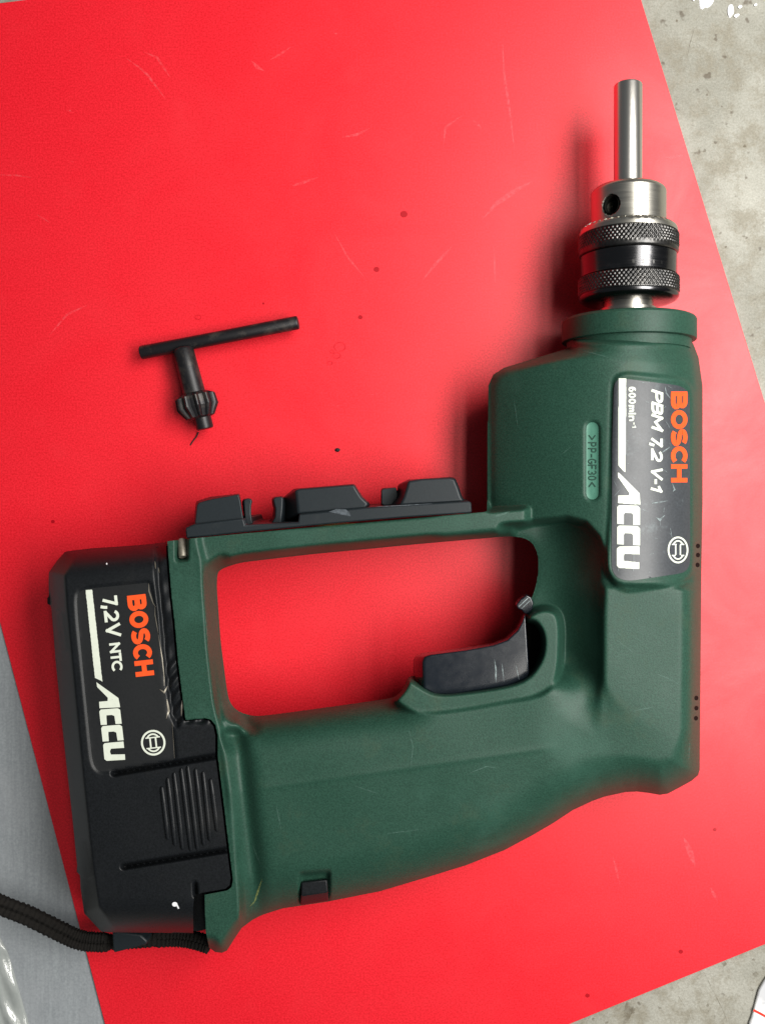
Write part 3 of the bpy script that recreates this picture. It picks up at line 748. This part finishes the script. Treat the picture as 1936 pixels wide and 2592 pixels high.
# wear marks on the green shell
d = Decal(body, .7)
o5, s5 = (550, 1900), 2.065
for P, w in ((zs(o5, s5, [(235, 670), (215, 730), (195, 790), (170, 815)]), 5), ([(800, 1330), (900, 1325)], 7)): d.ribbon(P, .8, w1=w)
d.done('yellow_scrape', M['yellow'], drill)
d = Decal(body, .7)
for P, w in ((zs(o5, s5, [(1020, 10), (1012, 75)]), 2.5), ([(1660, 1705), (1700, 1722), (1722, 1735)], 3), ([(1035, 1850), (1045, 1890), (1040, 1930)], 3), ([(1440, 1890), (1420, 1905)], 5),
             ([(1745, 1875), (1742, 1925)], 4), ([(1440, 870), (1480, 858)], 3), ([(1450, 880), (1540, 905)], 3), ([(1245, 1310), (1290, 1295)], 6), ([(640, 2140), (660, 2190)], 4), ([(1749, 1259), (1750, 1262)], 5), ([(900, 1990), (960, 2010)], 3), ([(1180, 1960), (1230, 1940), (1260, 1944)], 3), ([(700, 2040), (712, 2100)], 4), ([(1560, 1620), (1600, 1650)], 2.5), ([(1300, 1010), (1310, 1080)], 3), ([(1420, 1150), (1446, 1130)], 2.5), ([(1600, 1800), (1650, 1790)], 3), ([(520, 1560), (526, 1620)], 3), ([(980, 2110), (1060, 2100)], 3)): d.ribbon(P, .8, w1=w)
d.done('pale_scrape', M['fscrape'], drill)

# nose collar
revolve_y('nose_collar', 1589, ZM, [(806, 60), (807, 150), (808, 157), (811, 163), (816, 166), (862, 166), (865, 165), (867, 154), (890, 152)], M['green'], drill, seg=120, angle=30)

# spindle and chuck
revolve_y('spindle', 1589, ZM, [(740, 40), (764, 62), (782, 62), (783, 70), (800, 70), (815, 70)], M['steel'], drill, seg=80)
NK = 74
def kn(k, t, y, r, y0, y1):
    f = sm(np.array(min((y - y0) / 3, (y1 - y) / 3)));
    a = NK * t; b = y * NK / 125 * .8
    q_ = 1 + .25 * math.sin(3.1 * t + y * .9) * math.sin(7.7 * t - y * .4)
    return q_ * float(f) * (2.1 * abs(math.sin((a + b) / 2)) * abs(math.sin((a - b) / 2)) * 1.5 - 1.6)
rows1 = [(596, 117), (598, 121)] + [(599 + i * 1.5, 123) for i in range(25)] + [(638, 122), (642, 123.5), (647, 121), (650, 117.5)]
chuck = revolve_y('chuck', 1589, ZM, [(648, 112), (650, 116.5), (652, 119), (700, 119), (703, 120), (706, 117)], M['dsteel'], drill, seg=128, angle=40)
revolve_y('knurled_ring', 1589, ZM, [(592, 100)] + rows1, M['knurl'], chuck, seg=592, rmod=lambda k, t, y, r: kn(k, t, y, r, 598, 637), angle=80)
rows2 = [(704, 117), (706, 121)] + [(708 + i * 1.5, 124) for i in range(27)] + [(749, 123)]
revolve_y('knurled_ring', 1589, ZM, rows2, M['knurl'], chuck, seg=592, rmod=lambda k, t, y, r: kn(k, t, y, r, 706, 749), angle=80)
revolve_y('rear_rim', 1589, ZM, [(748, 122), (752, 124), (757, 123), (762, 119), (766, 111), (768, 98), (768.5, 60)], M['dsteel'], chuck, seg=128, angle=60)
NT = 42
def teeth(k, t, y, r):
    return 0 if k not in (2, 3) else (-9 if math.sin(NT * t) > .25 else 0)
revolve_y('toothed_ring', 1589, ZM, [(573, 88), (575, 100), (576, 110), (581, 117), (583, 119), (590, 121.5), (597, 121)], M['steel'], chuck, seg=504, rmod=teeth, angle=30)
# jaw body with the key hole pressed through its wall
def jaw_mod(k, t, y, r):
    yy = y - 540; ang = t - math.radians(130); dx = ang * 94
    q = math.hypot(dx / 24, yy / 25)
    return -44 * float(sm(np.array((1.0 - q) / .10))) if q < 1.0 else 0
jp = [(474, 34), (475, 52), (476, 72), (478, 82), (483, 89), (488, 93), (492, 94)] + [(494 + i * 2.2, 94) for i in range(34)] + [(570, 94), (575, 95)]
jaw = revolve_y('jaw_body', 1589, ZM, jp, M['steel'], chuck, seg=320, rmod=jaw_mod, angle=50)
# near-black liner that paints the shade inside the key hole
a = math.radians(130); kx = (CH - ZM) / CH
axx = (NX - 968 + (1589 - NX) * kx) * S; ayy = (1296 - NY - (540 - NY) * kx) * S
hp = []
for r in (58, 91): hp.append((axx + r * kx * math.cos(a) * S, ayy, ZM * S + r * kx * math.sin(a) * S))
V = []; F = []
n = 24
for j, p in enumerate(hp):
    for i in range(n):
        th = 2 * math.pi * i / n; V.append((p[0] + math.sin(a) * math.cos(th) * 19 * S * kx, p[1] + 21 * math.sin(th) * S * kx, p[2] - math.cos(a) * math.cos(th) * 19 * S * kx))
F = [(i, (i + 1) % n, (i + 1) % n + n, i + n) for i in range(n)] + [tuple(range(n))]
make('key_hole_shade', V, F, M['hole'], jaw)
# faint engraved marks on the smooth band
for ang, wdt in ((98, 5), (86, 6), (74, 6), (63, 5)):
    aa = math.radians(ang); V = []; F = []
    for j in range(5):
        th = aa + (j - 2) * .012; yy = 684 + (3 * (j % 2))
        for q in (0, 1):
            r = 119.6; y_ = (1296 - NY - (yy + q * 9 - NY) * kx) * S
            V.append((axx + r * kx * math.cos(th) * S, y_, ZM * S + r * kx * math.sin(th) * S))
    for j in range(4): F.append((2 * j, 2 * j + 1, 2 * j + 3, 2 * j + 2))
    make('worn_mark', V, F, M['knurl'], chuck)

rod = revolve_y('metal_rod', 1589, ZM, [(213, 20), (213.5, 31), (216, 34.5), (219, 35.5), (470, 35.5), (480, 35)], M['rod'], None, seg=96, angle=25)
tag(rod, 'bright round steel rod clamped in the drill chuck', 'metal rod')

# ---- trigger
zt = (980, 1450); st_ = 1.967
trg_top = zs(zt, st_, [(186, 440), (196, 420), (225, 410), (400, 387), (530, 362), (598, 337), (650, 288), (672, 245), (686, 206), (695, 350), (704, 500), (690, 522), (600, 556), (330, 602), (240, 602), (190, 575)])
trg_mid = zs(zt, st_, [(104, 440), (112, 415), (150, 394), (360, 368), (515, 345), (580, 318), (632, 272), (655, 235), (672, 196), (700, 350), (712, 520), (700, 560), (600, 620), (330, 640), (200, 640), (105, 560)])
def inset(P, Q, k): return [(a[0] + (b[0] - a[0]) * k, a[1] + (b[1] - a[1]) * k) for a, b in zip(P, Q)]
prism('cavity_shade', [(x + 2, y + 3) for x, y in g_in if x > 1085] + [(1322, 1600), (1255, 1652), (1160, 1680), (1100, 1700)], ZM + 30, ZM - 30, M['hole'], drill, bevel=0)  # near-black block added so the trigger cavity reads dark
tr = loft('trigger', [(trg_top, ZM + 95), (inset(trg_top, trg_mid, .12), ZM + 92), (inset(trg_top, trg_mid, .25), ZM + 82), (inset(trg_top, trg_mid, .55), ZM + 50), (inset(trg_top, trg_mid, .7), ZM + 10), (inset(trg_top, trg_mid, .5), ZM - 30)], M['gloss'], drill)
tr.data.polygons.foreach_set('use_smooth', [True] * len(tr.data.polygons)); tr.data.set_sharp_from_angle(angle=math.radians(50))
bv = tr.modifiers.new('bevel', 'BEVEL'); bv.width = 5 * S; bv.segments = 4; bv.limit_method = 'ANGLE'; bv.angle_limit = math.radians(25)
d = Decal(Flat(ZM + 95), .5)
d.ribbon(zs(zt, st_, [(533, 430), (540, 480), (540, 545)]), 1, w1=4); d.ribbon(zs(zt, st_, [(640, 460), (655, 530)]), .5, w1=2); d.ribbon(zs(zt, st_, [(570, 450), (580, 540)]), .5, w1=2.5)
d.done('scratch', M['scrape'], tr)
# lock button above the trigger
lb = zs(zt, st_, [(640, 160), (662, 132), (692, 110), (716, 122), (728, 150), (722, 182), (700, 206), (682, 204), (670, 188), (648, 178)])
lk = loft('lock_button', [(lb, ZM + 72), ([(x - 3, y - 4) for x, y in lb], ZM + 20), (lb, ZM - 40)], M['gloss'], drill, bevel=3)
d = Decal(Flat(ZM + 72), .4); d.ribbon(zs(zt, st_, [(655, 168), (700, 125)]), 2.2); d.ribbon(zs(zt, st_, [(668, 178), (710, 138)]), 2.2); d.done('grip_line', M['scrape'], lk)

# ---- bit holder on the bar
z4 = ((440, 1180), 2.065)
def q(P): return zs(*z4, P)
hold = prism('bit_holder', q([(60, 326), (66, 320), (108, 302), (365, 273), (373, 307), (650, 292), (654, 250), (1000, 216), (1540, 182), (1554, 190), (1557, 243), (1200, 268), (800, 303), (372, 345), (66, 378)]), ZM + 119, ZM - 110, M['holder'], drill, bevel=4)
def tower(P, Q, top=110): loft('bit_block', [(q(P), ZM + top), (q(Q), ZM + top * .25), (q(Q), ZM - 60), (q(P), ZM - 88)], M['holder'], hold, bevel=5)
tower([(112, 300), (122, 206), (132, 190), (200, 172), (338, 148), (348, 180), (364, 276), (360, 300), (120, 330)], [(104, 306), (116, 190), (122, 182), (190, 160), (344, 143), (352, 180), (366, 276), (360, 300), (115, 330)])
tower([(366, 182), (372, 172), (390, 169), (404, 173), (409, 184), (404, 205), (404, 250), (412, 300), (376, 312)], [(356, 186), (364, 172), (390, 166), (407, 170), (412, 184), (405, 210), (406, 260), (420, 306), (372, 312)], 84)
tower([(520, 172), (530, 162), (560, 160), (572, 166), (568, 230), (560, 296), (512, 300), (530, 265), (532, 225), (526, 200)], [(511, 176), (518, 162), (560, 156), (580, 160), (600, 230), (600, 296), (488, 302), (515, 265), (522, 225), (515, 200)], 78)
tower([(636, 122), (660, 118), (942, 96), (955, 120), (980, 160), (1018, 196), (1000, 222), (650, 250)], [(566, 168), (628, 118), (946, 92), (960, 118), (988, 160), (1028, 196), (1000, 226), (552, 296)])
tower([(1085, 126), (1095, 118), (1160, 112), (1168, 140), (1168, 200), (1100, 204), (1086, 198)], [(1082, 122), (1090, 114), (1160, 110), (1172, 140), (1172, 205), (1080, 206), (1082, 198)], 52)
tower([(1226, 76), (1300, 66), (1440, 60), (1466, 66), (1484, 110), (1500, 158), (1515, 184), (1180, 206), (1202, 160), (1214, 120)], [(1170, 97), (1225, 70), (1440, 56), (1470, 62), (1490, 110), (1506, 158), (1522, 184), (1110, 210), (1160, 160), (1168, 130)])
d = Decal(Flat(ZM + 119), .6); d.poly(q([(810, 238), (850, 224), (900, 226), (918, 244), (925, 262), (880, 254)])); d.ribbon(q([(1060, 212), (1180, 206), (1350, 196)]), .6, w1=2.2); d.ribbon(q([(372, 282), (380, 312)]), .6, w1=2.5)
d.done('chipped_edge', M['fchip'], hold)

# ---- pin in the slot, belt clip
P0, P1 = W(461, 1366, ZM + 92), W(463, 1410, ZM + 112)
tube('hinge_pin', [tuple(P0[i] + (P1[i] - P0[i]) * k for i in range(3)) for k in (0, .1, .9, 1)], [8, 9.5, 9.5, 8], M['dirty'], drill, seg=20)
clip_top = [(763, 2234), (828, 2227), (830, 2258), (763, 2268)]
loft('side_clip', [(clip_top, ZM + 86), ([(761, 2226), (831, 2219), (831, 2279), (761, 2290)], ZM + 50), ([(761, 2224), (831, 2217), (831, 2281), (761, 2292)], ZM + 10), ([(765, 2234), (828, 2230), (828, 2275), (765, 2285)], ZM - 50)], M['black'], drill, bevel=3)

# ---- battery
bt_left = [(171.6, 1395), (230, 1388), (300, 1383.5), (386, 1377), (421, 1372)]
bt_right = [(x - 5.5, y + (2.5 if 6 < i < 12 else (-4 if 14 < i < 18 else 0))) for i, (x, y) in enumerate(bat_edge)]
bt_right[0] = (421, 1371); bt_right[6] = (466, 1826)
bt_right = bt_right[:-2] + [(512, 2260), (492, 2267), (489, 2300), (490, 2362)]
bt_low = [(400, 2361), (282, 2360), (257, 2358), (214, 2312), (205, 2249), (203, 2215), (195, 2207), (196, 2190), (183, 2060), (171.6, 1959), (155, 1806), (141.6, 1673), (136, 1600), (131, 1540), (129, 1533), (121, 1528), (120.5, 1515), (125, 1508), (124, 1470), (125, 1448), (146, 1418), (164, 1398)]
bat_out = bt_left + bt_right + bt_low
bat_ext = bt_left[:3] + [(640, 1350), (720, 2400), (282, 2361), (257, 2358), (214, 2312), (205, 2249), (196, 2190), (171.6, 1959), (155, 1806), (141.6, 1673), (131, 1540), (125, 1448), (146, 1418), (164, 1398)]
z2 = ((100, 1340), 3.0036); z3 = ((100, 1900), 2.753)
labB = soften(zs(*z2, [(290, 540), (300, 480), (350, 452), (600, 428), (838, 404), (865, 540), (890, 660), (905, 800), (925, 950), (945, 1120), (965, 1300), (1000, 1450), (1030, 1755), (800, 1795), (560, 1835), (470, 1842), (425, 1810), (405, 1740), (390, 1600), (340, 1100), (300, 700)]), 3, 1)
groove = zs(*z2, [(884, 100), (900, 350), (925, 600), (950, 900), (975, 1150), (1010, 1400), (1045, 1490)])
slits = [zs(*z3, [(520, 160), (1235, 38)]), zs(*z3, [(588, 810), (1325, 690)])]
def bat_h(X, Y):
    d = sdf([bat_ext], X, Y)
    # distances to the left side and to the long top/bottom sides get different run-ins
    left = [(164, 1380), (125, 1448), (131, 1540), (171.6, 1959), (196, 2190), (214, 2312), (262, 2380)]
    dl = dline(left, X, Y)
    ends = np.minimum(dline([(120, 1400), (300, 1383.5), (640, 1350)], X, Y), dline([(230, 2360), (700, 2366)], X, Y))
    a = np.clip(dl / 39, 0, 1); b = np.clip(ends / 95, 0, 1)
    H = 146 * (.10 + .90 * a ** .8) * (1 - (1 - b) ** 2.4) ** .5
    H = np.where(d <= 0, 0, H) * np.clip(d / 4, 0, 1) ** .3
    H += 2.5 * sm(.5 + (dl - 39) / 3) * 0
    H -= 4 * sm((sdf([labB], X, Y) + 7) / 5)
    H -= 14 * np.exp(-(dline(groove, X, Y) / 4.5) ** 2)
    gx = np.interp(Y, [p[1] for p in groove], [p[0] for p in groove])
    m = sm((X - gx) / 5) * sm((1835 - Y) / 10)
    H -= m * (9 + 3 * np.sin(Y / 13.) * np.sin(Y / 31. + X / 9))
    # melted stretch of the edge
    H += m * 5 * np.sin(Y / 7. + X / 5) * sm((Y - 1640) / 60) 
    for s_ in slits: H -= 30 * sm((6.0 - dline(s_, X, Y)) / 3.5)
    H -= 26 * sm((4.5 - dline(zs(*z3, [(1085, 925), (1090, 1010)]), X, Y)) / 3)
    # two shallow hooks on the left flank
    for (xa, ya, xb, yb) in ((150, 1560, 160, 1640), (205, 2135, 222, 2215)):
        H += 7 * sm((15 - dline([(xa, ya), (xb, yb)], X, Y)) / 6)
    H += .8 * np.sin(X / 37) * np.sin(Y / 53)
    return np.maximum(H, 0)
bat = Shell([bat_out], (100, 1350, 620, 2390), 2.6, bat_h, taper=True, smooth=2)
bato = bat.build('battery_pack', M['black'], drill, angle=80)
neck = [(395, 1384), (440, 1380), (450, 1500), (475, 1700), (485, 1832), (560, 1832), (566, 1900), (604, 2240), (580, 2262), (524, 2272), (524, 2352), (500, 2358), (470, 2350), (380, 1500)]
prism('gap_filler', neck, ZM + 60, ZM - 60, M['black'], bato, bevel=0)  # black filler added under the seam so the gap reads dark
lb_ = Decal(bat, 1.0); lb_.poly(labB, fine=7); labo2 = lb_.done('battery_label', M['labelB'], bato)
a = math.atan2(67, 608); adv = (math.sin(a), math.cos(a)); up = (math.cos(a), -math.sin(a))
d = Decal(bat, 1.9, auto=False)
write(d, 'BOSCH', (321.5, 1508.5), adv, up, 48, 12.2, starts=[0, 41, 85, 125.5, 166.5], widths=[40, 43, 40, 40, 40])
d.done('orange_lettering', M['orange'], labo2)
d = Decal(bat, 1.9, auto=False)
write(d, '7,2V', (259, 1510.5), adv, up, 38, 7.5, starts=[0, 22, 36, 70], widths=[25, 11, 30, 34])
write(d, 'NTC', (263.5, 1510.5), adv, up, 28, 6, starts=[119, 144.5, 164.5], widths=[25, 22, 28])
d.begin('white_stripe'); d.poly([(218, 1493.5), (234.5, 1492.5), (260.5, 1725.5), (255, 1722), (241.5, 1716)][::-1], fine=5)
# the slab letters follow the same drawing as on the big label, laid along this label's axis
def mapB(P):
    out = []
    for x, y in P:
        u = (y - 1193) / 248 * 203; v = (x - 1561) / 58 * 53; out.append((243.5 + adv[0] * u + up[0] * v + u * .005, 1727 + adv[1] * u + up[1] * v))
    return out
for P in accu: d.begin('letter'); d.poly(mapB(P), fine=4)
d.begin('emblem'); badge(d, 388.5, 1880, 32, 33, rot=-a)
d.done('white_lettering', M['white'], labo2)
zr = [((855, 250), (900, 620)), ((896, 190), (950, 665)), ((940, 152), (1002, 690)), ((990, 122), (1060, 702)), ((1035, 105), (1107, 695)), ((1090, 125), (1150, 662)), ((1142, 145), (1192, 630)), ((1195, 195), (1243, 565))]
for p, q_ in zr:
    (x0, y0), (x1, y1) = zs(*z3, [p, q_]); pts = [(x0 + (x1 - x0) * k, y0 + (y1 - y0) * k) for k in (0, .03, .3, .7, .97, 1)]
    hh = bat.h([c[0] for c in pts], [c[1] for c in pts])
    tube('grip_rib', [W(c[0], c[1], ZM + h_ + 1.0) for c, h_ in zip(pts, hh)], [2, 4.6, 5, 5, 4.6, 2], M['black'], bato, seg=10)
# chips and torn film along the seam
d = Decal(bat, 1.6)
for P, w in (([(832, 410), (835, 470), (865, 560), (885, 590)], 3.5), ([(880, 590), (880, 650), (905, 790)], 2), ([(905, 800), (935, 980), (950, 1130), (950, 1190)], 2.2), ([(915, 1215), (950, 1240), (975, 1190)], 4),
             ([(970, 1290), (985, 1380), (965, 1440)], 5), ([(880, 240), (885, 300)], 3), ([(905, 290), (912, 330)], 2.5), ([(1085, 1300), (1080, 1420)], 3.5), ([(1010, 1470), (1028, 1740)], 1.4)):
    d.ribbon(zs(*z2, P), .8, w1=w, seg=5)
d.done('torn_edge', M['dirty'], bato)
d = Decal(bat, 1.2); d.poly(ell(443, 2289, 7, 6, n=9)); d.ribbon([(448, 2290), (453, 2300)], 4); d.poly(ell(271, 1427, 2, 2.5, n=7)); d.done('white_fleck', M['paint'], bato)
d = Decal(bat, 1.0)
d.ribbon(zs(*z2, [(138, 655), (160, 800), (175, 905)]), 1, w1=2.8); d.ribbon(zs(*z3, [(300, 640), (325, 875)]), 1, w1=2.6); d.done('edge_glint_scratch', M['holder'], bato)  # lighter ribbons paint a glint along the flank edge

# ---- wrist cord and its clasp
def cord(off, name, ph, parent):
    C = catmull([(-60, 2262, 130), (0, 2290 + 0, 120), (75, 2320, 108), (150, 2357, 95), (200, 2379, 88), (245, 2385, 84), (300, 2384, 82), (360, 2380, 82), (430, 2374, 88), (480, 2378, 100), (530, 2392, 120)], 14)
    P = []
    for i, c in enumerate(C):
        a_ = C[max(i - 1, 0)]; b_ = C[min(i + 1, len(C) - 1)]; L = math.hypot(b_[0] - a_[0], b_[1] - a_[1]); nx, ny = -(b_[1] - a_[1]) / L, (b_[0] - a_[0]) / L
        k = 1 if c[0] < 270 else (.55 if c[0] < 400 else .8)
        P.append(W(c[0] + nx * off * k, c[1] + ny * off * k, c[2] + (3 if off > 0 else 0)))
    # resample finely for the braid
    Q = []
    for i in range(len(P) - 1):
        for j in range(3): Q.append(tuple(P[i][m_] + (P[i + 1][m_] - P[i][m_]) * j / 3 for m_ in range(3)))
    Q.append(P[-1]); n = len(Q)
    rng = np.random.RandomState(3 + int(ph * 10)); nz = rng.uniform(-.08, .08, (n, 24))
    return tube(name, Q, [11.6 if off < 0 else 11] * n, M['cord'], parent, seg=24, rmod=lambda k, th: .17 * math.sin(3 * th + k * .45 + ph) * math.sin(3 * th - k * .45) + nz[k][int(th / 2 / math.pi * 24) % 24], angle=80)
cord(-11.5, 'wrist_cord', 0, drill); cord(11.5, 'wrist_cord', 1.3, drill)
cl = [(284, 2360), (300, 2359), (356, 2366), (374, 2382), (372, 2391), (356, 2396), (289, 2413), (286, 2400)]
prism('cord_clasp', cl, 124, 48, M['holder'], drill, bevel=4)
